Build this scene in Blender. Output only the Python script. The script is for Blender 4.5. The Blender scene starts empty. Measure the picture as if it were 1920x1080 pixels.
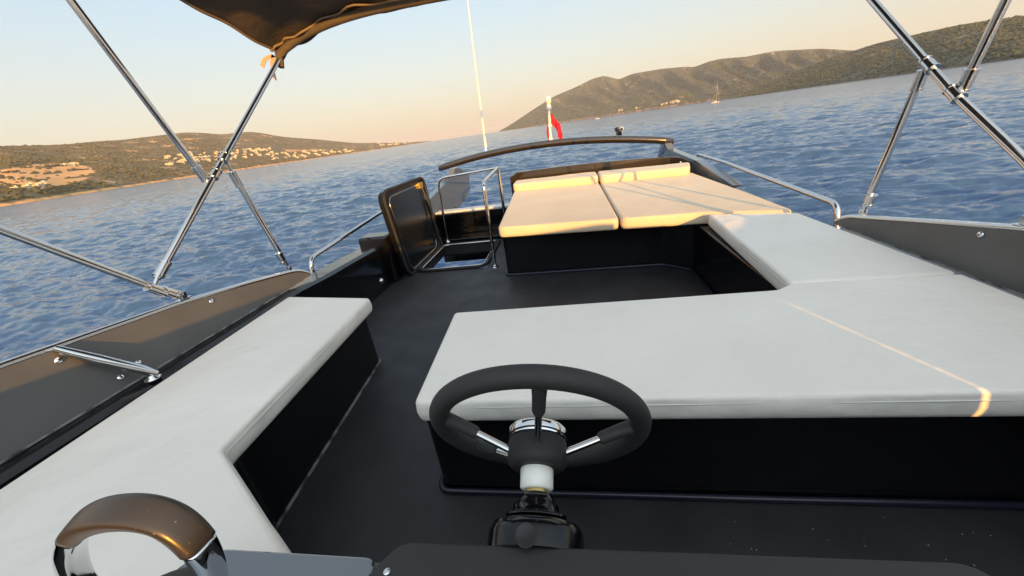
import bpy, bmesh, math, random
import numpy as np
from mathutils import Vector, Matrix
random.seed(4); rng = np.random.default_rng(7)
S = bpy.context.scene; COL = S.collection
rad = math.radians

# ------------------------------------------------------------------ camera
F_PX = 700.0; PITCH = rad(22.8); ROLL = rad(8.25); YAW = rad(10.8); EYE = np.array([0, 0, 1.2])
_h = np.array([-math.sin(YAW), math.cos(YAW), 0]); _r = np.array([math.cos(YAW), math.sin(YAW), 0]); _u = np.array([0, 0, 1.0])
FW = _h*math.cos(PITCH) - _u*math.sin(PITCH); UP = _h*math.sin(PITCH) + _u*math.cos(PITCH)
RT2 = _r*math.cos(ROLL) - UP*math.sin(ROLL); UP2 = _r*math.sin(ROLL) + UP*math.cos(ROLL)
cd = bpy.data.cameras.new("camera"); cam = bpy.data.objects.new("camera", cd); COL.objects.link(cam)
cd.sensor_width = 36; cd.lens = F_PX/1920*36; cd.clip_start = 0.02; cd.clip_end = 80000
M = Matrix([[RT2[i], UP2[i], -FW[i], EYE[i]] for i in range(3)] + [[0, 0, 0, 1]])
cam.matrix_world = M; S.camera = cam
def ray(px, py):                     # direction of sight line, used only to work out bearings of far land
    return (px-960)*RT2 - (py-540)*UP2 + F_PX*FW

# ------------------------------------------------------------------ world, sun, exposure
SKY_K = 1.80; SUN_EL = 9.0; SUN_AZ = 160.0         # azimuth clockwise from +Y: low sun behind the camera, to the right
w = bpy.data.worlds.new("World"); S.world = w; w.use_nodes = True
nt = w.node_tree; bg = nt.nodes["Background"]
sky = nt.nodes.new("ShaderNodeTexSky"); sky.sky_type = 'NISHITA'; sky.sun_disc = False
sky.sun_elevation = rad(SUN_EL); sky.sun_rotation = rad(SUN_AZ)
sky.air_density = 1.0; sky.dust_density = 2.0; sky.ozone_density = 1.2; sky.altitude = 0
# warm evening dust low over the sea, thinning with height (real directions in the sky)
wc = nt.nodes.new("ShaderNodeTexCoord"); wx = nt.nodes.new("ShaderNodeSeparateXYZ"); nt.links.new(wc.outputs["Generated"], wx.inputs[0])
hr = nt.nodes.new("ShaderNodeValToRGB"); E_ = hr.color_ramp.elements; E_[0].position = 0.0; E_[0].color = (.86, .70, .50, 1); E_[1].position = 1.0; E_[1].color = (.92, .97, .98, 1)
for p_, c_ in ((.06, (.855, .74, .56, 1)), (.14, (.78, .775, .69, 1)), (.24, (.66, .76, .80, 1)), (.38, (.52, .70, .88, 1)), (.55, (.62, .76, .88, 1)), (.75, (.78, .86, .90, 1))): e_ = E_.new(p_); e_.color = c_
nt.links.new(wx.outputs[2], hr.inputs[0])
hs = nt.nodes.new("ShaderNodeVectorMath"); hs.operation = 'SCALE'; hs.inputs[3].default_value = SKY_K; nt.links.new(hr.outputs[0], hs.inputs[0])
# the evening sky is brighter all round the sun
gd = nt.nodes.new("ShaderNodeVectorMath"); gd.operation = 'DOT_PRODUCT'; nt.links.new(wc.outputs["Generated"], gd.inputs[0])
gd.inputs[1].default_value = (math.sin(rad(SUN_AZ)), math.cos(rad(SUN_AZ)), .16)
gm = nt.nodes.new("ShaderNodeMapRange"); gm.interpolation_type = 'SMOOTHSTEP'; gm.inputs[1].default_value = -.1; gm.inputs[2].default_value = 1; gm.inputs[3].default_value = SKY_K; gm.inputs[4].default_value = SKY_K*2.4
nt.links.new(gd.outputs["Value"], gm.inputs[0]); nt.links.new(gm.outputs[0], hs.inputs[3])
hf = nt.nodes.new("ShaderNodeMapRange"); hf.inputs[1].default_value = 0; hf.inputs[2].default_value = .9; hf.inputs[3].default_value = .92; hf.inputs[4].default_value = .70; nt.links.new(wx.outputs[2], hf.inputs[0])
hm = nt.nodes.new("ShaderNodeMix"); hm.data_type = 'RGBA'; nt.links.new(hf.outputs[0], hm.inputs[0]); nt.links.new(sky.outputs[0], hm.inputs[6]); nt.links.new(hs.outputs[0], hm.inputs[7])
nt.links.new(hm.outputs[2], bg.inputs[0]); bg.inputs[1].default_value = 0.15
sl = bpy.data.lights.new("sun", 'SUN'); sun = bpy.data.objects.new("sun", sl); COL.objects.link(sun)
sl.energy = 2.6; sl.angle = rad(0.5); sl.color = (1.0, 0.47, 0.08)
sd = Vector((math.sin(rad(SUN_AZ))*math.cos(rad(SUN_EL)), math.cos(rad(SUN_AZ))*math.cos(rad(SUN_EL)), math.sin(rad(SUN_EL))))
sun.rotation_euler = sd.to_track_quat('Z', 'Y').to_euler()
sun.location = (1, -3, 4)
S.view_settings.view_transform = 'Standard'; S.view_settings.look = 'None'
S.view_settings.exposure = 1.8; S.view_settings.gamma = 1.0; S.view_settings.use_curve_mapping = False
S.render.engine = 'CYCLES'; S.cycles.use_denoising = True; S.cycles.max_bounces = 8
S.cycles.sample_clamp_indirect = 6

# ------------------------------------------------------------------ materials
def mat(name, col, rough=.5, metal=0., bump=None, var=None, spec=.5, coat=0., rvar=None, sheen=0.):
    """bump=(scale,strength,dist)  var=(scale,col2,lo,hi)  rvar=(scale,rough2)"""
    m = bpy.data.materials.new(name); m.use_nodes = True; t = m.node_tree; N = t.nodes; L = t.links
    p = N["Principled BSDF"]; p.inputs["Base Color"].default_value = (*col, 1); p.inputs["Roughness"].default_value = rough
    p.inputs["Metallic"].default_value = metal; p.inputs["Specular IOR Level"].default_value = spec
    p.inputs["Coat Weight"].default_value = coat; p.inputs["Sheen Weight"].default_value = sheen
    tc = N.new("ShaderNodeTexCoord")
    def noise(sc, det=4):
        n = N.new("ShaderNodeTexNoise"); n.inputs["Scale"].default_value = sc; n.inputs["Detail"].default_value = det
        L.new(tc.outputs["Object"], n.inputs["Vector"]); return n
    if var:
        n = noise(var[0], 6); r = N.new("ShaderNodeValToRGB"); r.color_ramp.elements[0].position = var[2]; r.color_ramp.elements[1].position = var[3]
        r.color_ramp.elements[0].color = (*col, 1); r.color_ramp.elements[1].color = (*var[1], 1)
        L.new(n.outputs[0], r.inputs[0]); L.new(r.outputs[0], p.inputs["Base Color"])
    if rvar:
        n = noise(rvar[0], 5); mr = N.new("ShaderNodeMapRange"); mr.inputs[1].default_value = .35; mr.inputs[2].default_value = .65
        mr.inputs[3].default_value = rough; mr.inputs[4].default_value = rvar[1]
        L.new(n.outputs[0], mr.inputs[0]); L.new(mr.outputs[0], p.inputs["Roughness"])
    if bump:
        prev = None
        for b in (bump if isinstance(bump, list) else [bump]):
            n = noise(b[0]); bn = N.new("ShaderNodeBump"); bn.inputs["Strength"].default_value = b[1]; bn.inputs["Distance"].default_value = b[2]
            L.new(n.outputs[0], bn.inputs["Height"])
            if prev: L.new(prev.outputs[0], bn.inputs["Normal"])
            prev = bn
        L.new(prev.outputs[0], p.inputs["Normal"])
    return m
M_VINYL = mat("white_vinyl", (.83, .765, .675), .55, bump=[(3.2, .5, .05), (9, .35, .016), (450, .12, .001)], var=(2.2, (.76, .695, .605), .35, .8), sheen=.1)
M_PAD = mat("sun_tinted_vinyl", (.66, .55, .40), .6, bump=[(6, .4, .02), (20, .2, .006), (450, .12, .001)], var=(2.6, (.60, .49, .35), .35, .7), sheen=.1)  # cream sunpad vinyl, the sun's golden tone put into its colour
M_PIPE = mat("vinyl_piping", (.60, .58, .55), .6)
M_BLACK = mat("black_gelcoat", (.004, .004, .005), .12, spec=.35, coat=.15, bump=(6, .12, .01), rvar=(9, .22))
M_LID = mat("satin_black_lid", (.005, .005, .006), .35, spec=.2)
M_LIDIN = mat("lid_lining", (.010, .012, .014), .22, spec=.5, bump=(6, .1, .01))
M_BROWNGLOSS = mat("dark_bronze_panel", (.026, .020, .014), .16, coat=.7, bump=(5, .2, .01))
M_DECK = mat("deck_vinyl", (.018, .018, .020), .5, bump=[(900, .25, .001), (7, .15, .01)], var=(3.2, (.034, .034, .038), .4, .8), rvar=(6, .60))
M_FLANGE = mat("sealant_lip", (.014, .016, .028), .25)
M_SEAL = mat("worn_white_line", (.28, .28, .27), .6, var=(14, (.05, .05, .05), .45, .62))
M_CHROME = mat("stainless_steel", (.62, .61, .60), .10, 1.0, bump=(30, .006, .002), rvar=(25, .16))
M_CHROME2 = mat("polished_chrome", (.75, .75, .76), .05, 1.0)
M_PANEL = mat("grey_side_panel", (.085, .085, .083), .35, bump=(12, .06, .004), var=(4, (.105, .104, .10), .4, .8), rvar=(5, .5))
M_GREY = mat("grey_gelcoat", (.10, .115, .13), .25, coat=.4)
M_SHELF = mat("grey_gloss_shelf", (.15, .16, .17), .04, .7, coat=1.0, bump=(8, .05, .004))
M_GRAPH = mat("graphite_plate", (.020, .020, .019), .55, bump=(700, .15, .0006), rvar=(8, .65))
M_RUBBER = mat("black_rubber", (.010, .010, .010), .6, bump=(260, .15, .001), rvar=(14, .7))
M_FOAM = mat("dark_foam_grip", (.020, .020, .020), .72, bump=(320, .2, .0008), rvar=(10, .6))
M_CANVAS = mat("brown_canvas", (.095, .077, .060), .85, bump=[(4, .6, .05), (900, .3, .001)], var=(3, (.068, .056, .044), .35, .75))
M_HEM = mat("canvas_hem", (.20, .155, .115), .85, bump=(60, .3, .004))
M_STRAP = mat("webbing_strap", (.45, .30, .18), .85, bump=(200, .4, .001))
M_WHITE = mat("white_plastic", (.78, .76, .70), .35, var=(20, (.66, .63, .55), .4, .8))
M_HULL = mat("dark_hull_paint", (.02, .022, .028), .2, coat=.5)
M_WHITEGEL = mat("white_gelcoat", (.62, .62, .60), .35, var=(6, (.45, .45, .43), .5, .8))
M_RED = mat("red_flag_cloth", (.62, .01, .03), .8, bump=(30, .3, .01))
M_GRIP = mat("satin_lever_grip", (.060, .050, .040), .34, .5, bump=(600, .06, .0005), var=(160, (.30, .24, .17), .68, .76))
M_TINT = mat("smoked_acrylic", (.012, .012, .013), .08, coat=.5)
M_BRASS = mat("yellowed_latch", (.5, .36, .13), .3, .8)
M_TEAK = mat("pale_step_tread", (.33, .26, .19), .6, bump=(60, .3, .003))

# ------------------------------------------------------------------ mesh helpers
def tag(o, label=None, cat=None, group=None, kind=None):
    if label: o["label"] = label
    if cat: o["category"] = cat
    if group: o["group"] = group
    if kind: o["kind"] = kind
    return o
def thing(name, label, cat, loc=(0, 0, 0), group=None):
    o = bpy.data.objects.new(name, None); COL.objects.link(o); o.location = loc; o.empty_display_size = .1
    return tag(o, label, cat, group)
def wloc(o):
    v = Vector((0, 0, 0))
    while o is not None: v += o.location; o = o.parent
    return v
class MB:
    def __init__(s): s.v = []; s.f = []; s.sm = []
    def add(s, vs, fs, smooth=True):
        b = len(s.v); s.v += [tuple(float(c) for c in v) for v in vs]; s.f += [tuple(b+i for i in f) for f in fs]; s.sm += [smooth]*len(fs); return s
    def build(s, name, m, parent=None, origin=None):
        off = wloc(parent) if parent else Vector(origin or (0, 0, 0))
        me = bpy.data.meshes.new(name)
        me.from_pydata([(v[0]-off.x, v[1]-off.y, v[2]-off.z) for v in s.v], [], s.f)
        me.polygons.foreach_set("use_smooth", s.sm)
        bm = bmesh.new(); bm.from_mesh(me); bmesh.ops.recalc_face_normals(bm, faces=bm.faces); bm.to_mesh(me); bm.free()
        me.materials.append(m)
        o = bpy.data.objects.new(name, me); COL.objects.link(o)
        if parent: o.parent = parent
        else: o.location = off
        return o
    def tube(s, path, r, n=14, caps=True, closed=False):
        P = [Vector(p) for p in path]; N = len(P); rs = r if isinstance(r, (list, tuple)) else [r]*N
        T = []
        for i in range(N):
            if closed: t = P[(i+1) % N]-P[i-1]
            else: t = P[min(i+1, N-1)]-P[max(i-1, 0)]
            T.append(t.normalized())
        a = T[0].orthogonal().normalized(); vs = []
        for i in range(N):
            a = (a - T[i]*a.dot(T[i])).normalized(); b = T[i].cross(a)
            for k in range(n):
                q = 2*math.pi*k/n; vs.append(P[i]+(a*math.cos(q)+b*math.sin(q))*rs[i])
        fs = []
        for i in range(N if closed else N-1):
            j = (i+1) % N
            sh = 0
            if closed and j == 0:   # match seam
                d = [(vs[i*n]-vs[k]).length for k in range(n)]; sh = d.index(min(d))
            for k in range(n): fs.append((i*n+k, i*n+(k+1) % n, j*n+(k+1+sh) % n, j*n+(k+sh) % n))
        s.add(vs, fs, True)
        if caps and not closed:
            s.add(vs[:n], [tuple(range(n))[::-1]], False); s.add(vs[-n:], [tuple(range(n))], False)
        return s
    def box(s, lo, hi, bev=0.0):
        x0, y0, z0 = lo; x1, y1, z1 = hi
        return s.prism([(x0, y0), (x1, y0), (x1, y1), (x0, y1)], z0, z1, bev)
    def prism(s, poly, z0, z1, bev=0.0, crown=0.0):
        poly = [Vector((p[0], p[1])) for p in poly]; n = len(poly)
        if area(poly) < 0: poly = poly[::-1]
        rings = [(0, z0), (0, z1)] if bev <= 0 else [(bev, z0), (bev*.3, z0+bev*.3), (0, z0+bev), (0, z1-bev), (bev*.3, z1-bev*.3), (bev, z1)]
        vs = []
        for off, z in rings:
            for q in inset(poly, off): vs.append((q.x, q.y, z))
        fs = []
        for i in range(len(rings)-1):
            for k in range(n): fs.append((i*n+k, i*n+(k+1) % n, (i+1)*n+(k+1) % n, (i+1)*n+k))
        fs.append(tuple(range(n))[::-1]); fs.append(tuple((len(rings)-1)*n+k for k in range(n)))
        return s.add(vs, fs, False)
    def lathe(s, prof, origin, axis, n=32, smooth=True):
        ax = Vector(axis).normalized(); a = ax.orthogonal().normalized(); b = ax.cross(a); O = Vector(origin)
        vs = []; fs = []
        for (r, h) in prof:
            for k in range(n):
                q = 2*math.pi*k/n; vs.append(O+ax*h+(a*math.cos(q)+b*math.sin(q))*r)
        for i in range(len(prof)-1):
            for k in range(n): fs.append((i*n+k, i*n+(k+1) % n, (i+1)*n+(k+1) % n, (i+1)*n+k))
        s.add(vs, fs, smooth); s.add(vs[:n], [tuple(range(n))], False); s.add(vs[-n:], [tuple(range(n))[::-1]], False)
        return s
    def plate(s, pts, nrm, th):
        """flat outline pts (3-D) given thickness th along nrm"""
        nv = Vector(nrm).normalized()*th; n = len(pts); A = [Vector(p) for p in pts]; B = [p+nv for p in A]
        fs = [tuple(range(n)), tuple(range(n, 2*n))[::-1]]+[(k, (k+1) % n, n+(k+1) % n, n+k) for k in range(n)]
        return s.add(A+B, fs, False)
def area(P): return .5*sum(P[i].x*P[(i+1) % len(P)].y-P[(i+1) % len(P)].x*P[i].y for i in range(len(P)))
def inset(P, d):
    n = len(P); out = []
    for i in range(n):
        a = (P[i]-P[i-1]).normalized(); b = (P[(i+1) % n]-P[i]).normalized()
        na = Vector((-a.y, a.x)); nb = Vector((-b.y, b.x)); m = na+nb
        m = m/ max(m.dot(m)/2, .35) if m.length > 1e-6 else na
        out.append(P[i]+m*d)
    return out
def fillet(P, r, n=6):
    """round the corners of a closed 2-D polygon"""
    P = [Vector(p) for p in P]; out = []; N = len(P)
    for i in range(N):
        a = P[i-1]-P[i]; b = P[(i+1) % N]-P[i]; rr = min(r, a.length*.45, b.length*.45)
        p0 = P[i]+a.normalized()*rr; p1 = P[i]+b.normalized()*rr
        for k in range(n+1):
            t = k/n; out.append(p0*(1-t)**2+P[i]*2*t*(1-t)+p1*t*t)
    return out
def bend(P, r, n=6):
    """round the inner corners of an open 3-D path"""
    P = [Vector(p) for p in P]; out = [P[0]]
    for i in range(1, len(P)-1):
        a = P[i-1]-P[i]; b = P[i+1]-P[i]; rr = min(r, a.length*.45, b.length*.45)
        p0 = P[i]+a.normalized()*rr; p1 = P[i]+b.normalized()*rr
        for k in range(n+1):
            t = k/n; out.append(p0*(1-t)**2+P[i]*2*t*(1-t)+p1*t*t)
    out.append(P[-1]); return out
def dense(P, step):
    out = []; N = len(P)
    for i in range(N):
        a = P[i]; b = P[(i+1) % N]; k = max(1, int((b-a).length/step))
        for j in range(k): out.append(a.lerp(b, j/k))
    return out
def wob(x, y, s=1.0):
    return (math.sin(x*7.1*s+y*3.3*s)+math.sin(y*9.7*s-x*4.9*s+1.3)+math.sin(x*17*s+2.1)*.5+math.sin(y*21*s+.7)*.5)/3
def cushion(name, poly, z0, z1, label, cat="cushion", group=None, rc=.045, tilt=None, crease=.004, m=None):
    """padded vinyl block: rounded corners, soft rolled edge, slightly crowned top, seam line round the edge"""
    P = fillet([Vector(p) for p in poly], rc)
    if area(P) < 0: P = P[::-1]
    P = dense(P, .03); n = len(P)
    cx = sum(p.x for p in P)/n; cy = sum(p.y for p in P)/n
    tz = tilt or (lambda x, y: 0)
    H = z1-z0
    rings = [(.014, z0), (.004, z0+.006), (0, z0+.018), (-.003, z0+H*.45), (0, z1-.015), (.0015, z1-.009), (.0045, z1-.0045), (.009, z1-.0015), (.015, z1)]
    mb = MB(); vs = []
    for off, z in rings:
        for q in inset(P, off):
            k = crease*wob(q.x, q.y, 1.6)
            vs.append((q.x+(k*.7 if off <= 0 else 0), q.y+(k*.7 if off <= 0 else 0), z+tz(q.x, q.y)+(k*.5 if off > .01 else 0)))
    fs = []
    R = len(rings)
    for i in range(R-1):
        for k in range(n): fs.append((i*n+k, i*n+(k+1) % n, (i+1)*n+(k+1) % n, (i+1)*n+k))
    fs.append(tuple(range(n))[::-1]); fs.append(tuple((R-1)*n+k for k in range(n)))
    mb.add(vs, fs, True); mb.sm[-1] = False; mb.sm[-2] = False
    root = thing(name, label, cat, (cx, cy, z0), group)
    c = mb.build("pad", m or M_VINYL, root)
    seam = MB().tube([(q.x, q.y, z1-.026+tz(q.x, q.y)) for q in inset(P, -.0005)], .0022, 6, closed=True)
    seam.build("piping", M_PIPE, root)
    return root

# ------------------------------------------------------------------ sea
SEA = -2.7
def make_sea():
    m = bpy.data.materials.new("sea_water"); m.use_nodes = True; t = m.node_tree; N = t.nodes; L = t.links
    p = N["Principled BSDF"]; p.inputs["Base Color"].default_value = (.028, .074, .168, 1); p.inputs["Roughness"].default_value = .12
    p.inputs["IOR"].default_value = 1.5
    g = N.new("ShaderNodeNewGeometry")
    mp = N.new("ShaderNodeMapping"); mp.inputs["Rotation"].default_value = (0, 0, rad(-12)); mp.inputs["Scale"].default_value = (.28, 1.0, 1)
    L.new(g.outputs["Position"], mp.inputs[0])
    vl = N.new("ShaderNodeVectorMath"); vl.operation = 'LENGTH'; L.new(g.outputs["Position"], vl.inputs[0])
    rr = N.new("ShaderNodeMapRange"); rr.inputs[1].default_value = 30; rr.inputs[2].default_value = 260; rr.inputs[3].default_value = .04; rr.inputs[4].default_value = .17
    L.new(vl.outputs["Value"], rr.inputs[0]); L.new(rr.outputs[0], p.inputs["Roughness"])   # unresolved ripples far out
    prev = None
    for sc, st, ds in ((1.6, .6, .16), (7.0, .6, .03)):
        n = N.new("ShaderNodeTexNoise"); n.inputs["Scale"].default_value = sc; n.inputs["Detail"].default_value = 4; n.inputs["Roughness"].default_value = .55
        L.new(mp.outputs[0], n.inputs["Vector"])
        b = N.new("ShaderNodeBump"); b.inputs["Strength"].default_value = st; b.inputs["Distance"].default_value = ds
        L.new(n.outputs[0], b.inputs["Height"])
        if prev: L.new(prev.outputs[0], b.inputs["Normal"])
        prev = b
    L.new(prev.outputs[0], p.inputs["Normal"])
    # polar sheet of real waves, denser near the boat, reaching the horizon
    az = np.linspace(rad(-84), rad(70), 1300)
    r = [1.0]
    while r[-1] < 45000: r.append(r[-1]*(1.03 if r[-1] < 5 else 1.0048 if r[-1] < 70 else 1.008 if r[-1] < 500 else 1.05))
    r = np.array(r); A, Rr = np.meshgrid(az, r)
    X = np.sin(A)*Rr; Y = np.cos(A)*Rr; Z = np.zeros_like(X)
    sp = np.where(Rr < 70, Rr*.0048, Rr*.008)
    for i in range(175):
        lam = .13*(6.5/.13)**rng.random(); th = rad(-75)+rng.normal()*.30 if i % 6 else rng.random()*6.28
        th += rad(165)
        k = 2*math.pi/lam; amp = .0060*lam**.68
        fade = np.clip((lam-2.2*sp)/(1.5*sp), 0, 1)
        ph = rng.random()*6.28; arg = k*(X*math.cos(th)+Y*math.sin(th))+ph
        Z += fade*amp*(np.sin(arg)+.3*np.sin(2*arg+1.2))
    V = np.stack([X, Y, Z+SEA], -1).reshape(-1, 3)
    nr, na = X.shape; idx = np.arange(nr*na).reshape(nr, na)
    Fq = np.stack([idx[:-1, :-1], idx[:-1, 1:], idx[1:, 1:], idx[1:, :-1]], -1).reshape(-1, 4)
    # plain sheet for the rest of the circle behind the camera and under the boat
    o = np_mesh("sea", V, Fq, m); tag(o, "calm blue sea with small wind ripples reaching the horizon", None, kind="structure")
    b2 = MB(); pts = [(0, 0, SEA)]
    az2 = [rad(70)+rad(206)*i/40 for i in range(41)]
    pts += [(math.sin(a)*45000, math.cos(a)*45000, SEA) for a in az2]
    b2.add(pts, [(0, i, i+1) for i in range(1, 41)], False)
    pts = [(math.sin(a)*2.0, math.cos(a)*2.0, SEA) for a in az[::40]]
    o2 = b2.build("sea", m); tag(o2, "open sea behind the boat", None, kind="structure")
def np_mesh(name, V, Fq, m, smooth=True, parent=None):
    me = bpy.data.meshes.new(name); nf, k = Fq.shape
    me.vertices.add(len(V)); me.vertices.foreach_set("co", V.astype(np.float32).ravel())
    me.loops.add(nf*k); me.loops.foreach_set("vertex_index", Fq.astype(np.int32).ravel())
    me.polygons.add(nf); me.polygons.foreach_set("loop_start", np.arange(0, nf*k, k, dtype=np.int32)); me.polygons.foreach_set("loop_total", np.full(nf, k, np.int32))
    me.polygons.foreach_set("use_smooth", np.full(nf, smooth)); me.update(calc_edges=True); me.validate()
    me.materials.append(m); o = bpy.data.objects.new(name, me); COL.objects.link(o); return o
make_sea()

# ------------------------------------------------------------------ hills
def vnoise(x, y, seed=0):
    g = np.random.default_rng(seed).random((256, 256)); xi = np.floor(x).astype(int); yi = np.floor(y).astype(int); fx = x-xi; fy = y-yi
    fx = fx*fx*(3-2*fx); fy = fy*fy*(3-2*fy); a = lambda i, j: g[(xi+i) % 256, (yi+j) % 256]
    return (a(0, 0)*(1-fx)+a(1, 0)*fx)*(1-fy)+(a(0, 1)*(1-fx)+a(1, 1)*fx)*fy
def fbm(x, y, o=5, seed=0):
    s = 0; a = 1; t = 0
    for i in range(o): s = s+a*vnoise(x*2**i, y*2**i, seed+i); t += a; a *= .55
    return s/t-.5
def hill_mat(name, scrub, scrub2, soil, rock, soil_lo=.56):
    m = bpy.data.materials.new(name); m.use_nodes = True; t = m.node_tree; N = t.nodes; L = t.links
    p = N["Principled BSDF"]; p.inputs["Roughness"].default_value = .95; p.inputs["Specular IOR Level"].default_value = .1
    g = N.new("ShaderNodeNewGeometry"); at = N.new("ShaderNodeAttribute"); at.attribute_name = "soil"
    def noise(sc, det=5):
        n = N.new("ShaderNodeTexNoise"); n.inputs["Scale"].default_value = sc; n.inputs["Detail"].default_value = det; n.inputs["Roughness"].default_value = .62
        L.new(g.outputs["Position"], n.inputs["Vector"]); return n
    def ramp(src, lo, hi, c0=(0, 0, 0), c1=(1, 1, 1)):
        r = N.new("ShaderNodeValToRGB"); r.color_ramp.elements[0].position = lo; r.color_ramp.elements[1].position = hi
        r.color_ramp.elements[0].color = (*c0, 1); r.color_ramp.elements[1].color = (*c1, 1); L.new(src, r.inputs[0]); return r
    def mix(f, a, b):
        x = N.new("ShaderNodeMix"); x.data_type = 'RGBA'; L.new(f, x.inputs[0]); L.new(a, x.inputs[6]); L.new(b, x.inputs[7]); return x
    base = ramp(noise(.03).outputs[0], .42, .62, scrub, scrub2)
    rk = ramp(noise(.011, 7).outputs[0], soil_lo, soil_lo+.07)
    rc = ramp(noise(.05).outputs[0], .4, .6, soil, rock)
    m1 = mix(rk.outputs[0], base.outputs[0], rc.outputs[0])
    sc = ramp(noise(.02).outputs[0], .35, .65, soil, tuple(c*1.25 for c in soil))
    # attribute edge broken up by noise
    nz = N.new("ShaderNodeMath"); nz.operation = 'MULTIPLY_ADD'; L.new(noise(.04).outputs[0], nz.inputs[0]); nz.inputs[1].default_value = .7; L.new(at.outputs["Fac"], nz.inputs[2])
    am = ramp(nz.outputs[0], .80, .90)
    m2 = mix(am.outputs[0], m1.outputs[2], sc.outputs[0])
    L.new(m2.outputs[2], p.inputs["Base Color"])
    b = N.new("ShaderNodeBump"); b.inputs["Strength"].default_value = .6; b.inputs["Distance"].default_value = 3
    L.new(noise(.09).outputs[0], b.inputs["Height"]); L.new(b.outputs[0], p.inputs["Normal"])
    return m
class Hill:
    """terrain built from the bearing and angle of its ridge line, at its real distance"""
    def __init__(s, name, ridge, shore, depth, m, label, nu=420, nt=70, power=.85, gully=0., shear=0., seed=1, soil=None, gfreq=9, rough=.05):
        px = np.linspace(ridge[0][0], ridge[-1][0], nu)
        py = np.interp(px, [q[0] for q in ridge], [q[1] for q in ridge])
        k = np.ones(9)/9; pyp = np.pad(py, 4, 'edge'); py = np.convolve(pyp, k, 'valid')
        D = np.exp(np.interp(px, [q[0] for q in shore], np.log([q[1] for q in shore])))
        dep = np.interp(px, [q[0] for q in depth], [q[1] for q in depth])
        dirs = np.stack([ray(a, b) for a, b in zip(px, py)])
        hor = np.hypot(dirs[:, 0], dirs[:, 1]); s.dx = dirs[:, 0]/hor; s.dy = dirs[:, 1]/hor; tan = dirs[:, 2]/hor
        Dr = D+dep; zr = 1.2+tan*Dr
        zr = np.maximum(zr, SEA+2)
        t = np.concatenate([np.linspace(0, 1, nt), np.linspace(1.05, 1.8, 12)])
        T, _ = np.meshgrid(t, px, indexing='ij'); s.px = px; s.t = t
        dist = D[None]+T*dep[None]; X = s.dx[None]*dist; Y = s.dy[None]*dist
        hh = zr-SEA
        prof = np.where(T <= 1, .0+np.clip(T, 0, 1)**power, 1-(T-1)*.9)
        Z = SEA-.3+hh[None]*prof
        env = np.clip(T, 0, 1)*np.clip((1.0-T)*5, 0, 1)
        Z += env*hh[None]*rough*4*fbm(X/260+50, Y/260+50, 5, seed)
        if gully:
            c = px[None]/100*gfreq/10+shear*T+.35*fbm(X/500+9, Y/500+9, 3, seed+9)
            g1 = np.abs(((c*1.0) % 1)-.5)*2; g2 = np.abs(((c*2.3+.3) % 1)-.5)*2
            Z -= gully*hh[None]*env*(g1*.7+g2*.3)*(.6+.8*vnoise(px[None]/60+0*T, T*2, seed+3))
        # rocky shore lip
        Z = np.where(T < .012, SEA-.4, Z); Z = np.where((T >= .012) & (T < .05), np.maximum(Z, SEA+2.0+2*fbm(X/30, Y/30, 2, 5)), Z)
        s.X, s.Y, s.Z = X, Y, Z
        V = np.stack([X, Y, Z], -1).reshape(-1, 3); n0, n1 = X.shape; idx = np.arange(n0*n1).reshape(n0, n1)
        Fq = np.stack([idx[:-1, :-1], idx[1:, :-1], idx[1:, 1:], idx[:-1, 1:]], -1).reshape(-1, 4)
        s.o = np_mesh(name, V, Fq, m); tag(s.o, label, None, kind="structure")
        at = s.o.data.attributes.new("soil", 'FLOAT', 'POINT')
        so = soil(X, Y, T, np.broadcast_to(px[None], T.shape), s) if soil is not None else np.zeros_like(T)
        at.data.foreach_set("value", so.astype(np.float32).ravel()); s.so = so
        s.prevV = V
        q = V-np.array(EYE); cx = q@RT2; cy = q@UP2; cz = q@FW
        s.sy = (540-F_PX*cy/cz).reshape(n0, n1)
    def at(s, u, t):
        i = np.interp(u, s.px, np.arange(len(s.px))); j = np.interp(t, s.t, np.arange(len(s.t)))
        i0 = int(min(i, len(s.px)-2)); j0 = int(min(j, len(s.t)-2)); fi = i-i0; fj = j-j0
        f = lambda A: (A[j0, i0]*(1-fi)+A[j0, i0+1]*fi)*(1-fj)+(A[j0+1, i0]*(1-fi)+A[j0+1, i0+1]*fi)*fj
        return Vector((f(s.X), f(s.Y), f(s.Z)))
    def t_for(s, u, angle_frac):   # slope position for a fraction of the way up from shore to ridge as seen
        i = int(np.interp(u, s.px, np.arange(len(s.px)))); col = s.sy[:, i]; k = np.argmax(s.t >= 1)
        lo, hi = col[2], col[k]; target = lo+(hi-lo)*angle_frac
        j = np.argmax(col[:k+1] <= target); return float(s.t[j])

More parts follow.
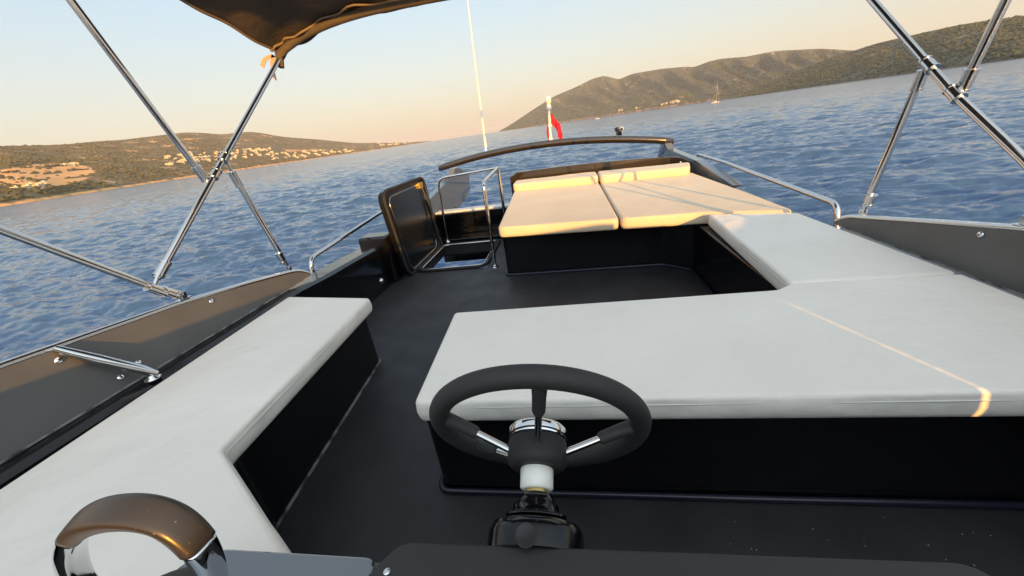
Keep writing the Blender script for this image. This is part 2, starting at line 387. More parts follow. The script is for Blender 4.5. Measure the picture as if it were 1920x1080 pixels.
def quarry(X, Y, T, PX, s):
    e = 1-((PX-45)/125)**2-((T-.22)/.17)**2
    a = np.clip(e*2.2, 0, 1)*.75*(np.sin(T*75+PX/38+1.3*np.sin(PX/30)) < .90)
    strip = np.where((T < .016), .55, 0)*np.clip((PX+300)/80, 0, 1)
    road = np.clip(1-np.abs(T-.10-.03*np.sin(PX/70))/.012, 0, 1)*.6*(PX > 140)*(PX < 420)
    pk = .5*np.exp(-((PX-500)/26)**2-((T-.86)/.10)**2)+.42*np.exp(-((PX-390)/60)**2-((T-.8)/.14)**2)
    b = .55*np.exp(-((PX-560)/95)**2-((T-.30)/.10)**2)
    return np.maximum.reduce([a, strip, road, pk, b])
M_HL = hill_mat("scrub_hillside", (.12, .095, .045), (.19, .145, .075), (.72, .36, .14), (.40, .30, .20), .57)
HL = Hill("hills", [(-900, 330), (-600, 300), (-300, 285), (0, 274), (87, 272), (131, 270), (164, 266), (230, 262), (346, 248), (380, 249), (416, 252), (454, 247.5), (475, 247), (535, 257), (603, 262), (661, 268), (695, 268), (759, 267), (815, 264)],
          [(-900, 500), (0, 900), (300, 1500), (600, 2600), (815, 5200)], [(-900, 1200), (0, 1500), (400, 1700), (700, 1700), (815, 900)], M_HL,
          "long low brown scrub hill on the left, lit gold by the sun", soil=quarry, seed=3, nu=620, rough=.045, power=.95)
def spots(X, Y, T, PX, s):
    strip = np.where((T < .02), .5, 0)
    sc = .75*np.exp(-((PX-1108)/9)**2-((T-.70)/.09)**2)
    return np.maximum(strip, sc)
M_HR = hill_mat("dark_scrub_hillside", (.078, .086, .062), (.110, .108, .080), (.30, .19, .13), (.30, .26, .21), .60)
HA = Hill("hills", [(936, 246), (960, 232), (1000, 205), (1040, 180), (1080, 163), (1110, 148), (1132, 142), (1150, 146), (1160, 149), (1186, 138), (1240, 129), (1290, 124.5), (1300, 126), (1330, 115), (1352, 110), (1400, 106), (1440, 98), (1460, 95), (1540, 91), (1590, 94), (1700, 98), (1820, 100)],
          [(936, 4600), (1140, 3400), (1400, 2600), (1820, 2300)], [(936, 300), (1000, 700), (1140, 1100), (1400, 1200), (1820, 1200)], M_HR,
          "far grey green headland with steep gullies behind the flag pole", gully=.42, shear=1.5, seed=11, nu=700, nt=110, gfreq=16, soil=spots, power=.80)
HB = Hill("hills", [(1340, 187), (1397, 172), (1440, 154), (1514, 124), (1560, 107), (1607, 93), (1640, 82), (1700, 68), (1790, 48), (1850, 38), (1920, 30), (2050, 15), (2300, 0), (2700, -10), (3200, 20)],
          [(1340, 2100), (1600, 1500), (1920, 1000), (3200, 500)], [(1340, 60), (1450, 500), (1600, 800), (1920, 800), (3200, 800)], M_HR,
          "near dark green scrub hill on the right behind the canopy tubes", seed=23, nu=620, nt=90, rough=.05, gully=.10, shear=.8, gfreq=5, power=.85,
          soil=lambda X, Y, T, PX, s: np.where(T < .015, .5, 0))

# low bushes dotted over the slopes, one uncountable mass per hill
ICO = bmesh.new(); bmesh.ops.create_icosphere(ICO, subdivisions=1, radius=1); ICO_V = np.array([v.co[:] for v in ICO.verts]); ICO_F = np.array([[v.index for v in f.verts] for f in ICO.faces]); ICO.free()
def bushes(h, n, lo, hi, smin, smax, m, label, tmax=.98, tpow=1.0, avoid=True):
    Vs = []; k = 0; Fs = []
    while k < n:
        u = lo+(hi-lo)*random.random(); t = .02+(tmax-.02)*random.random()**tpow
        i = int(np.interp(u, h.px, np.arange(len(h.px)))); j = int(np.interp(t, h.t, np.arange(len(h.t))))
        p = h.at(u, t)
        if avoid and h.so[j, i] > .35 and random.random() < .93: continue
        if vnoise(np.array([p.x/70.]), np.array([p.y/70.]), 77)[0] < .38 and random.random() < .7: continue
        d = math.hypot(p.x, p.y); s = (smin+(smax-smin)*random.random()**2)
        w_ = 1+.35*(rng.random((12, 1))-.5)
        q = ICO_V*w_*np.array([s*(.8+.5*random.random()), s*(.8+.5*random.random()), s*(.55+.35*random.random())])+np.array([p.x, p.y, p.z+s*.2])
        Vs.append(q); Fs.append(ICO_F+12*k); k += 1
    o = np_mesh("bushes", np.concatenate(Vs), np.concatenate(Fs), m, False)
    tag(o, label, "bushes", kind="stuff"); return o
M_BL = mat("maquis_leaves", (.075, .070, .032), .9, var=(.02, (.12, .105, .048), .4, .65), spec=.1)
M_BR = mat("pine_scrub_leaves", (.056, .066, .044), .9, var=(.02, (.086, .092, .062), .4, .65), spec=.1)
bushes(HL, 7500, -300, 760, 2.2, 5.5, M_BL, "scattered dark green bushes over the sunlit left hillside", tpow=1.25)
bushes(HA, 5500, 950, 1640, 4, 9, M_BR, "dense grey green scrub on the far gullied headland", tpow=1.2)
bushes(HB, 8000, 1380, 2400, 2.5, 5.5, M_BR, "dense dark green scrub on the near right hill")

# ------------------------------------------------------------------ houses ashore
M_HW = mat("sunlit_render", (.66, .60, .46), .8, var=(.3, (.52, .46, .33), .4, .7)); M_HT = mat("terracotta_render", (.42, .24, .14), .8)
def house_mesh(kind):
    mb = MB(); W, Dp, Hh = [(11, 8, 6), (16, 9, 6.5), (9, 8, 4)][kind]
    mb.box((-W/2, -Dp/2, -2), (W/2, Dp/2, Hh)); mb.box((-W/2-.3, -Dp/2-.3, Hh), (W/2+.3, Dp/2+.3, Hh+.35))
    mb.box((-W/2-.6, -Dp/2-2.2, 2.8), (W/4, -Dp/2, 3.05)); mb.box((W*.1, -Dp*.3, Hh+.35), (W*.1+2.5, Dp*.1, Hh+2.4))
    o = mb.build("t", M_HW); me = o.data; me.materials.append(M_TINT)
    bm = bmesh.new(); bm.from_mesh(me)
    for z in (.9, 3.9)[:2 if Hh > 5 else 1]:
        for i in range(4):
            x = -W/2+W*(i+.5)/4
            r = bmesh.ops.create_cube(bm, size=1, matrix=Matrix.Translation((x, -Dp/2-.02, z+.6)) @ Matrix.Diagonal((1.4, .12, 1.5, 1)))
            for f in {f for v in r['verts'] for f in v.link_faces}: f.material_index = 1
    bm.to_mesh(me); bm.free(); bpy.data.objects.remove(o); me.name = "house"; return me
HM = [house_mesh(i) for i in range(3)]
def house(h, u, frac, label, group, scale=1.0, name="house", cat="house", kind=None, t=None):
    if t is None: t = h.t_for(u, frac)
    p = h.at(u, t); o = bpy.data.objects.new(name, HM[random.randrange(3) if kind is None else kind]); COL.objects.link(o)
    o.location = p; o.rotation_euler.z = math.atan2(-p.x, p.y)+random.uniform(-.5, .5); o.scale = (scale*random.uniform(.8, 1.2), scale, scale*random.uniform(.8, 1.1))
    return tag(o, label, cat, group)
for i in range(96):
    u = random.uniform(285, 500); lo = .26+.02*(u-285)/200
    house(HL, u, random.choice([.27, .33, .40, .46])+random.uniform(-.015, .015), "small pale house in the terraced village low on the left hill", "pale houses of the terraced hillside village", 1.1)
for i in range(62):
    u = random.uniform(490, 665)
    house(HL, u, random.uniform(.06, .34), "small sunlit house strung along the left shore between village and cape", "houses strung along the left shore", 1.05)
for i in range(26):
    u = random.gauss(735, 22)
    if 690 < u < 790: house(HL, u, random.uniform(.35, .95), "tiny pale building of the town on the far left cape", "buildings of the town on the cape", 1.5)
for i in range(9):
    house(HL, random.uniform(-30, 50), random.uniform(.16, .22), "flat pale shed on the orange earthworks at the left edge", "sheds on the orange earthworks", .9, "shed", "shed", 2)
for i in range(7):
    house(HL, random.uniform(95, 150), random.uniform(.52, .56), "isolated pale house above the orange earthworks", "isolated houses above the earthworks", .6)
for i in range(9):
    house(HA, random.uniform(1244, 1276), 0, "low white building of the shore hotel under the gullied headland", "white shore hotel buildings", 1.3, "hotel_building", "building", 1, t=random.uniform(.035, .06))
for u in (1160, 1165, 1193): house(HA, u, 0, "lone small white house on the shore below the headland slope", "lone houses below the headland", 1.3, t=.05)

# ------------------------------------------------------------------ distant boats
M_SAIL = mat("furled_sailcloth", (.6, .54, .42), .8); M_MASTM = mat("pale_mast", (.62, .58, .48), .4)
def sail_boat(px, dist, L, mast, name, label, cat, group=None, two=False, rot=.3, hullm=None):
    d = ray(px, 200); hn = math.hypot(d[0], d[1]); x, y = d[0]/hn*dist, d[1]/hn*dist
    r = thing(name, label, cat, (0, 0, 0), group)
    mb = MB(); n = 11; prof = []
    for i in range(n):
        t = i/(n-1); wd = L*.13*math.sin(math.pi*min(1, .18+t*.82))**.6 if t < 1 else .02; sh = .9+.5*(t-.4)**2*4
        for (a, b) in ((-1, 1), (-.8, .35), (-.2, -.25), (.2, -.25), (.8, .35), (1, 1)): prof.append((-L/2+L*t, a*wd, b*sh if b > 0 else b))
    fs = [(i*6+k, i*6+(k+1) % 6, (i+1)*6+(k+1) % 6, (i+1)*6+k) for i in range(n-1) for k in range(6)]+[tuple(range(6)), tuple(range((n-1)*6, n*6))[::-1]]
    mb.add(prof, fs, False); mb.build("hull", hullm or M_WHITEGEL, r)
    mb = MB(); mb.prism([(-L*.25, -L*.06), (L*.12, -L*.05), (L*.2, 0), (L*.12, L*.05), (-L*.25, L*.06)], 1.0, 1.9, .15); mb.build("cabin", M_WHITEGEL, r)
    if mast:
        for k in range(2 if two else 1):
            mx = L*.08-k*L*.3; mh = mast*(1-.15*k)
            mb = MB().tube([(mx, 0, .8), (mx, 0, mh)], [.16, .09], 8); mb.build("mast", M_MASTM, r)
            mb = MB().tube([(mx, 0, 2.4), (mx-L*.3, 0, 2.5)], .28, 8); mb.build("boom", M_SAIL, r)
        mb = MB().tube([(L*.48, 0, 1.6), (L*.08, 0, mast*.95)], [.12, .1], 6); mb.build("forestay", M_SAIL, r)
        mb = MB().tube([(-L*.48, 0, 1.5), (L*.08, 0, mast)], .05, 5); mb.build("backstay", M_MASTM, r)
    r.location = (x, y, SEA+.15); r.rotation_euler.z = rot; return r
sail_boat(1341, 640, 15, 24, "sailing_yacht", "white sailing yacht with bare mast anchored off the right hills", "sailboat", rot=.6)
sail_boat(1119, 900, 9, 0, "motorboat", "small white motorboat crossing below the far headland", "motorboat", rot=-.2)
M_WOOD = mat("varnished_hull", (.30, .16, .07), .4)
for px, D, mh in ((640, 1900, 34), (644, 1950, 30), (675, 2150, 44), (679, 2200, 36), (700, 2500, 30), (720, 2700, 30)):
    sail_boat(px, D, 30, mh, "moored_schooner", "tall masted wooden boat moored off the left shore town", "sailboat", "tall masted boats moored off the left shore", two=True, rot=random.uniform(-.5, .8), hullm=M_WOOD)

# ------------------------------------------------------------------ boat hull, deck
CX = -.19
def hull():
    mb = MB(); st = []; ys = [-7.5, -6.5, -5, -3, -1, 1, 3, 5, 7.2, 7.5]; ws = [.05, .9, 1.7, 2.15, 2.3, 2.35, 2.35, 2.3, 2.15, 2.1]
    for y, w_ in zip(ys, ws):
        top = -1.92 if y > 2.5 else -.75
        for (a, z) in ((-1, top), (-.98, -2.2), (-.85, -3.2), (.85, -3.2), (.98, -2.2), (1, top)): st.append((CX+a*w_, y, z))
    n = 6; fs = [(i*n+k, i*n+k+1, (i+1)*n+k+1, (i+1)*n+k) for i in range(len(ys)-1) for k in range(n-1)]+[tuple(range(6)), tuple(range((len(ys)-1)*6, len(ys)*6))[::-1]]
    mb.add(st, fs, False); o = mb.build("hull", M_HULL); tag(o, "dark lower hull of the boat below the upper deck", None, kind="structure")
    mb = MB(); mb.box((CX-2.0, -6.2, -1.95), (CX+2.0, 7.3, -1.9)); o = mb.build("lower_deck", M_DECK); tag(o, "lower deck under the open upper deck", None, kind="structure")
    mb = MB(); mb.box((CX-1.75, -4.5, -1.9), (CX-1.70, 2.4, -.13)); mb.box((CX+1.70, -4.5, -1.9), (CX+1.75, 2.4, -.13)); mb.box((CX-1.75, 2.4, -1.9), (CX+1.75, 2.45, -.13))
    mb.box((CX-1.75, -4.55, -1.9), (CX+1.75, -4.5, -.13)); o = mb.build("cabin", M_TINT); tag(o, "dark tinted cabin walls under the upper deck", "cabin")
hull()
# upper deck slab with the stair hatch cut out of it
HX0, HX1, HY0, HY1 = -1.60, -.86, 3.36, 4.28
mb = MB()
for lo, hi in (((-2.02, -1.6), (1.64, HY0)), ((-2.02, HY0), (HX0, HY1)), ((HX1, HY0), (1.64, HY1)), ((-2.02, HY1), (1.64, 5.6))):
    mb.box((lo[0], lo[1], -.12), (hi[0], hi[1], 0))
o = mb.build("deck", M_DECK); tag(o, "dark slate non slip upper deck floor", None, kind="structure")

# left and right coaming (low inner walls)
def coaming(x0, x1, pts, label):
    """pts (y, ztop) along the side"""
    vs = []; n = len(pts)
    for y, z in pts: vs += [(x0, y, -.1), (x0, y, z-.015), (x0+(x1-x0)*.15, y, z), (x0+(x1-x0)*.85, y, z), (x1, y, z-.015), (x1, y, -.1)]
    fs = [(i*6+k, i*6+(k+1) % 6, (i+1)*6+(k+1) % 6, (i+1)*6+k) for i in range(n-1) for k in range(6)]+[tuple(range(6)), tuple(range(6*n-6, 6*n))[::-1]]
    o = MB().add(vs, fs, False).build("coaming", M_BLACK, origin=((x0+x1)/2, pts[0][0], 0)); tag(o, label, "coaming"); return o
coaming(-1.97, -1.75, [(-1.6, .442), (2.0, .442), (2.3, .42), (2.6, .41), (3.28, .38), (3.34, .40), (5.6, .24)], "glossy black inner coaming on the left, running past the bench to the stair hatch")
coaming(1.47, 1.60, [(-1.6, .43), (2.2, .43), (2.5, .385), (4.0, .40), (4.9, .44), (5.6, .44)], "glossy black inner coaming on the right outside the cushions")
o = MB().prism(fillet([(-1.99, 3.14), (-1.70, 3.14), (-1.70, 3.34), (-1.99, 3.34)], .03), 0, .46, .02).build("coaming_block", M_BLACK, origin=(-1.85, 3.26, 0)); tag(o, "small black raised block at the end of the left coaming beside the open hatch lid", "coaming block")
# side deck strip, pale edge of the moulding
for sx, lab in ((-1, "left"), (1, "right")):
    x0 = CX+sx*1.83
    mb = MB(); P = []
    ys = [-1.6, 1, 2.2, 3.2, 4.2, 5.6]
    for y in ys: P.append((x0-sx*.03, y, .24+(.05 if sx > 0 else -.05*max(0, y-3)/2)))
    mb.tube(P, .045, 10); o = mb.build("gunwale_trim", M_GREY); tag(o, "grey rounded trim along the outer %s edge of the upper deck" % lab, "trim")

# ------------------------------------------------------------------ bulwark side panels with chrome top rail
def screw(mb_parent, p, nrm, r=.011):
    MB().lathe([(r, 0), (r, .002), (r*.75, .005), (r*.3, .0065)], p, nrm, 14).build("screw", M_CHROME2, mb_parent)
def bulwark(sx, tops, xb, xt, label):
    r = thing("bulwark", label, "side panel", (xb, 0, .45)); n = len(tops); vs = []
    for y, z in tops:
        z = max(z, .455); f = (z-.45)/.25; xa = xb+(xt-xb)*min(1, f)
        vs += [(xb, y, .45), (xa, y, z), (xa+sx*.025, y, z), (xb+sx*.025, y, .45)]
    fs = [(i*4+k, i*4+(k+1) % 4, (i+1)*4+(k+1) % 4, (i+1)*4+k) for i in range(n-1) for k in range(4)]+[(0, 1, 2, 3), tuple(range(4*n-4, 4*n))[::-1]]
    MB().add(vs, fs, False).build("panel", M_PANEL, r)
    path = []
    for y, z in tops:
        z = max(z, .452); f = (z-.45)/.25; path.append((xb+(xt-xb)*min(1, f)+sx*.012, y, z+.008))
    MB().tube(bend(path, .05, 4), .0135, 12).build("top_rail", M_CHROME, r)
    MB().box((min(xb, xb-sx*.004), tops[0][0], .446), (max(xb, xb-sx*.004), tops[-1][0]-.03, .452)).build("sealant_line", M_SEAL, r)
    return r
LT = [(-1.2, .93), (-.4, .82), (.3, .735), (.8, .695), (1.1, .665), (1.4, .635), (1.8, .575), (2.05, .53), (2.13, .515), (2.19, .49), (2.23, .46)]
lp = bulwark(-1, LT, -1.84, -1.915, "grey brown side panel on the left, its top strip lit by the sun")
RTp = [(-.1, .845), (.2, .79), (.6, .74), (1.0, .69), (1.5, .64), (1.9, .57), (2.2, .515), (2.29, .50), (2.35, .475), (2.38, .452)]
rp = bulwark(1, RTp, 1.50, 1.55, "dark slate side panel on the right, wholly in shade")
for y, z in ((.92, .645), (1.53, .59), (1.02, .49), (1.10, .505)):
    f = (z-.45)/.25; screw(lp, (-1.84-.075*f+.001, y, z), (1, 0, .35), .013)
for y, z in ((1.61, .595), (.9, .65)): screw(rp, (1.50+.05*(z-.45)/.25-.001, y, z), (-1, 0, .1), .013)
# strut across the left panel
r = thing("panel_strut", "flattened chrome strut bracing the left side panel near its screws", "strut", (-1.78, 1.05, .46))
MB().tube([(-1.90, .93, .69), (-1.85, .99, .60), (-1.79, 1.06, .50), (-1.77, 1.085, .458)], [.014, .021, .019, .013], 12).build("strut_tube", M_CHROME, r)
MB().lathe([(.028, 0), (.028, .004), (.016, .010), (.014, .02)], (-1.78, 1.07, .444), (0, 0, 1), 20).build("foot_plate", M_CHROME, r)
screw(r, (-1.76, 1.085, .449), (0, 0, 1), .006)

# ------------------------------------------------------------------ left bench
r = thing("side_bench", "black L shaped bench base on the left under its own white cushion", "bench base", (-1.4, 1.2, 0))
base = [(-1.745, 1.86), (-1.23, 1.80), (-1.13, .76), (-.74, .42), (-.74, .10), (-1.745, .10)]
MB().prism(fillet([Vector(p) for p in base], .015, 3), 0.004, .365, .006).build("bench_body", M_BLACK, r)
MB().prism([(-1.74, 1.87), (-1.222, 1.812), (-1.122, .757), (-1.16, .72), (-1.27, 1.74), (-1.74, 1.79)], .002, .010).build("sealant_edge", M_SEAL, r)
cushion("bench_cushion", [(-1.742, 1.87), (-1.14, 1.76), (-1.075, .70), (-.628, .42), (-.65, .305), (-.668, .02), (-1.66, .02), (-1.68, .5)], .368, .45,
        "white vinyl cushion on the left bench, angled towards the console", rc=.024)

# ------------------------------------------------------------------ big sofa base and cushions
r = thing("sofa", "glossy black U shaped seat base under the large sofa cushions", "sofa base", (.5, 2.0, 0))
sb = [(-.545, .93), (1.465, .93), (1.465, 5.05), (-.60, 5.05), (-.615, 3.10), (.72, 3.07), (.90, 2.90), (.90, 1.66), (.74, 1.49), (-.575, 1.49)]
MB().prism(fillet([Vector(p) for p in sb], .03, 4), 0.004, .378, .008).build("seat_body", M_BLACK, r)
fl = fillet([Vector(p) for p in sb], .03, 4)
if area(fl) < 0: fl = fl[::-1]
MB().tube([(q.x, q.y, .010) for q in inset(fl, -.012)], .012, 8, closed=True).build("floor_lip", M_FLANGE, r)
cushion("sofa_cushion", [(-.525, .865), (1.44, .865), (1.45, 1.545), (.86, 1.555), (.79, 1.505), (-.565, 1.475)], .384, .47,
        "large white cushion right behind the steering wheel, crossed by a thin streak of sunlight", rc=.024)
cushion("sofa_cushion", [(.866, 1.565), (1.452, 1.555), (1.43, 2.62), (.945, 2.785)], .384, .468,
        "white cushion along the right side between the helm seat and the sunpads", rc=.024)
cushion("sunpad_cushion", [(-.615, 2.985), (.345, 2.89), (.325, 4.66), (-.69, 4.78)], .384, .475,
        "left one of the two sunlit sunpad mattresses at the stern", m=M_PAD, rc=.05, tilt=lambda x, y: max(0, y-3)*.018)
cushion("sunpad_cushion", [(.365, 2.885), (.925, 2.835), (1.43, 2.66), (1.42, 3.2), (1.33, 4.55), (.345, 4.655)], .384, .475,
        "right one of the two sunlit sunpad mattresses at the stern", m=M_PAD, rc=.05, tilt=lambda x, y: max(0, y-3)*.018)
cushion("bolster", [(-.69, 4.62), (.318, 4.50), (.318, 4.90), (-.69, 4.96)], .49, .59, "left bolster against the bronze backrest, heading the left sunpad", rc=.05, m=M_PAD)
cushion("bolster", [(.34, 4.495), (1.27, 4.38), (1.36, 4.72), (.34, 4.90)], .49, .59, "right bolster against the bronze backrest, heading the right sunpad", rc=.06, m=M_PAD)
# backrest
r = thing("backrest_panel", "dark bronze glossy backrest panel behind the sunpad bolsters", "backrest", (.3, 5.05, .4))
n = 22; vs = []
for i in range(n+1):
    t = i/n; x = -.78+t*2.2; y = 5.08-.05*math.sin(t*math.pi)-max(0, t-.9)*2.6-(.0 if t < .9 else 0); z1 = .675-.05*t+.03*math.sin(t*math.pi); ed = min(t, 1-t)*2.2
    if ed < .06: z1 -= .05*(1-ed/.06)**2
    vs += [(x, y, .36), (x, y-.01, z1-.012), (x, y+.003, z1), (x, y+.035, z1), (x, y+.05, z1-.012), (x, y+.05, .36)]
fs = [(i*6+k, i*6+(k+1) % 6, (i+1)*6+(k+1) % 6, (i+1)*6+k) for i in range(n) for k in range(6)]+[tuple(range(6)), tuple(range(6*n, 6*n+6))[::-1]]
MB().add(vs, fs, False).build("backrest_board", M_BROWNGLOSS, r)
# small fitting on the end of the panel
screw(r, (1.30, 4.86, .58), (0, -1, .2), .012)

# ------------------------------------------------------------------ radar arch
r = thing("radar_arch", "low curved dark arch across the stern carrying aerial and flag pole", "arch", (CX, 6.0, .3))
P = []; n = 28; A = [(-2.02, .79), (-1.24, .905), (-.19, .925), (.74, .87), (1.48, .745)]
cf = np.polyfit([a[0] for a in A], [a[1] for a in A], 3)
vs = []
for i in range(n+1):
    x = -2.02+i/n*3.5; z = float(np.polyval(cf, x)); y = 6.0
    e = min(i, n-i); k = 1 if e > 0 else .96
    for a in range(16):
        q = 2*math.pi*a/16; vs.append((x, y+math.cos(q)*.09*k, z+math.copysign(abs(math.sin(q))**.8, math.sin(q))*.054*k))
fs = [(i*16+a, i*16+(a+1) % 16, (i+1)*16+(a+1) % 16, (i+1)*16+a) for i in range(n) for a in range(16)]+[tuple(range(16)), tuple(range(16*n, 16*n+16))[::-1]]
mb = MB().add(vs, fs, True); mb.sm[-1] = mb.sm[-2] = False; mb.build("crossbar", M_BROWNGLOSS, r)
wl = [(-1.76, 6.1, .76), (-1.76, 6.75, .60), (-1.76, 6.62, .32), (-1.77, 6.25, .22), (-1.78, 5.6, .15), (-1.79, 5.0, .10), (-1.80, 4.05, .18), (-1.80, 4.0, .28), (-1.79, 4.53, .50), (-1.77, 5.85, .68), (-1.76, 5.92, .76)]
MB().plate(wl, (-1, 0, 0), .09).build("side_wing", M_GREY, r)
wr = [(1.36, 6.15, .74), (1.36, 6.5, .40), (1.38, 5.4, .36), (1.44, 3.9, .40), (1.45, 3.7, .47), (1.42, 4.7, .60), (1.38, 5.85, .66), (1.36, 5.92, .73)]
MB().plate(wr, (1, 0, 0), .09).build("side_wing", M_GREY, r)
# aerial
zt = lambda x: float(np.polyval(cf, x))+.045
r = thing("aerial", "tall thin white whip aerial on the left part of the stern arch", "aerial", (-1.24, 6.0, zt(-1.24)))
MB().tube([(-1.24, 6, .93), (-1.235, 6, 1.0), (-1.23, 6, 1.20), (-1.21, 6, 2.0), (-1.17, 6, 3.2)], [.028, .022, .016, .011, .006], 10).build("whip", M_WHITE, r)
MB().lathe([(.045, 0), (.04, .02), (.026, .05), (.024, .10)], (-1.24, 6, .925), (0, 0, 1), 16).build("ratchet_base", M_CHROME2, r)
MB().tube([(-1.24, 6, .985), (-1.19, 5.98, .995)], .014, 8).build("lever", M_CHROME2, r)
# flag pole with light, and flag hanging from it
fx = -.24
r = thing("light_pole", "short white light pole in the middle of the stern arch", "pole", (fx, 6.0, zt(fx)))
MB().tube([(fx, 6, .94), (fx, 6, 1.10), (fx+.012, 6, 1.40)], [.024, .020, .018], 12).build("pole", M_WHITE, r)
MB().lathe([(.05, 0), (.045, .015), (.028, .03), (.024, .06)], (fx, 6, zt(fx)-.015), (0, 0, 1), 16).build("pole_base", M_WHITE, r)
MB().lathe([(.026, 0), (.034, .01), (.036, .05), (.028, .065), (.026, .09), (.040, .10), (.040, .155), (.03, .175), (.012, .185)], (fx+.012, 6, 1.38), (0, 0, 1), 16).build("lamp_head", M_WHITE, r)
MB().lathe([(.03, 0), (.034, .015), (.03, .03)], (fx+.004, 6, 1.16), (0, 0, 1), 14).build("collar", M_WHITE, r)
vs = []; nu, nv = 26, 16
for i in range(nu):
    for j in range(nv):
        s_ = i/(nu-1); t = j/(nv-1)   # s along fly, t down
        drop = .30*(.5+.5*s_)*t+ .10*s_
        x = fx+.025+.15*s_**.8*(1-.35*abs(t-.75))+.012*math.sin(s_*14+t*2); y = 5.985-.035*math.sin(s_*11+t*1.7)*(.3+s_)
        z = 1.325-.05*s_-drop*(.85)+.02*math.sin(s_*7)
        vs.append((x, y, z))
fs = [(i*nv+j, (i+1)*nv+j, (i+1)*nv+j+1, i*nv+j+1) for i in range(nu-1) for j in range(nv-1)]
vs2 = [(a-.05*(a-fx), b+.004, c) for a, b, c in vs]
o = MB().add(vs, fs).build("flag", M_RED, origin=(fx, 6.0, 1.2)); tag(o, "red flag hanging limp from the stern light pole", "flag")
vs = []
for i in range(10):
    for j in range(12):
        s_ = i/9; t = j/11; vs.append((fx-.022-.03*s_*math.sin(t*3), 6.02+.02*math.sin(s_*5+t*3), 1.25-.26*t-.03*s_))
fs = [(i*12+j, (i+1)*12+j, (i+1)*12+j+1, i*12+j+1) for i in range(9) for j in range(11)]
MB().add(vs, fs).build("flag_fold", M_RED, o)
md = o.modifiers.new("s", 'SOLIDIFY'); md.thickness = .002
# twin horn
r = thing("twin_horn", "pair of small chrome horns on the right part of the stern arch", "horn", (.74, 6, zt(.74)))
for dx in (-.032, .032):
    MB().lathe([(.034, 0), (.030, .012), (.018, .04), (.014, .12), (.017, .14)], (.74+dx, 5.93, 1.00), (0, 1, 0), 16).build("trumpet", M_CHROME2, r)
    MB().lathe([(.015, 0), (.008, .004)], (.74+dx, 5.929, 1.0), (0, -1, 0), 16).build("horn_mouth", M_BLACK, r)
MB().box((.70, 5.97, zt(.74)-.012), (.78, 6.03, .985), .004).build("bracket", M_CHROME2, r)

# ------------------------------------------------------------------ stair hatch
r = thing("stair_hatch", "open black framed stair hatch in the deck with water seen through it", "hatch", ((HX0+HX1)/2, HY0, 0))
P = fillet([Vector(p) for p in ((HX0+.01, HY0+.01), (HX1-.01, HY0+.01), (HX1-.01, HY1-.01), (HX0+.01, HY1-.01))], .10, 6)
MB().tube([(q.x, q.y, .012) for q in P], .016, 10, closed=True).build("rim_gasket", M_RUBBER, r)
MB().tube([(q.x, q.y, .016) for q in inset(P if area(P) > 0 else P[::-1], .03)], .009, 8, closed=True).build("rim_tube", M_CHROME, r)
for k in range(2):
    zc = -.32-k*.3; MB().box((HX0+.02, HY1-.30+k*-.22, zc-.03), (HX0+.30, HY1-.10+k*-.22, zc), .006).build("stair_tread", M_TEAK, r)
MB().prism([(HX0+.0, HY1-.05), (HX1, HY1-.05), (HX1, HY1+.02), (HX0, HY1+.02)], -.20, -.121).build("hatch_beam", M_BLACK, r)
# lid standing open on the left
r = thing("hatch_lid", "glossy black hatch lid standing open on the left of the stairs", "hatch lid", (-1.66, 3.8, 0))
def lidpt(y, z, off=0): return (-1.62-.05*z+off, y, z)
L2 = fillet([Vector(p) for p in ((3.24, .0), (4.22, .0), (4.26, .83), (3.20, .83))], .12, 7)
mb = MB(); A = [lidpt(p.x, p.y+.01) for p in L2]; mb.plate(A, (-1, 0, -.1), .055); mb.build("lid_shell", M_LID, r)
MB().tube([lidpt(p.x, p.y+.01, .004) for p in L2], .016, 10, closed=True).build("lid_gasket", M_RUBBER, r)
Li = fillet([Vector(p) for p in ((3.32, .03), (4.14, .03), (4.16, .77), (3.28, .77))], .10, 7)
MB().tube([lidpt(p.x, p.y+.01, .004) for p in Li], .004, 8, closed=True).build("stiffener_tube", M_CHROME, r)
mb = MB(); mb.plate([lidpt(p.x, p.y+.01, .002) for p in inset(Li if area(Li) > 0 else Li[::-1], .012)], (1, 0, .1), .004); mb.build("inner_skin", M_LIDIN, r)
MB().box((-1.66, 4.05, .735), (-1.625, 4.13, .80), .005).build("latch", M_BRASS, r)
MB().tube([lidpt(4.10, .76, .02), lidpt(4.16, .40, .05), (-1.58, 4.20, .05)], .008, 8).build("gas_strut", M_CHROME, r)
MB().tube([lidpt(4.10, .60, .02), lidpt(4.14, .42, .03)], .012, 8).build("strut_sleeve", M_BLACK, r)
# guard rail round the far and right side of the hatch
r = thing("guard_rail", "chrome guard rail round the right and far sides of the stair hatch", "guard rail", (-.8, 3.4, 0))
MB().tube(bend([(-.775, 3.36, 0), (-.765, 3.37, .80), (-.79, 4.36, .83), (-.80, 4.37, .0)], .07), .017, 12).build("rail_tube", M_CHROME, r)
MB().tube(bend([(-.79, 4.36, .825), (-1.53, 4.37, .79), (-1.56, 4.37, .02)], .11), .014, 12).build("rail_tube", M_CHROME, r)
for p in ((-.775, 3.36, 0), (-.80, 4.37, 0), (-1.56, 4.37, .02)): MB().lathe([(.038, 0), (.036, .006), (.020, .012), (.019, .03)], p, (0, 0, 1), 18).build("foot_plate", M_CHROME, r)
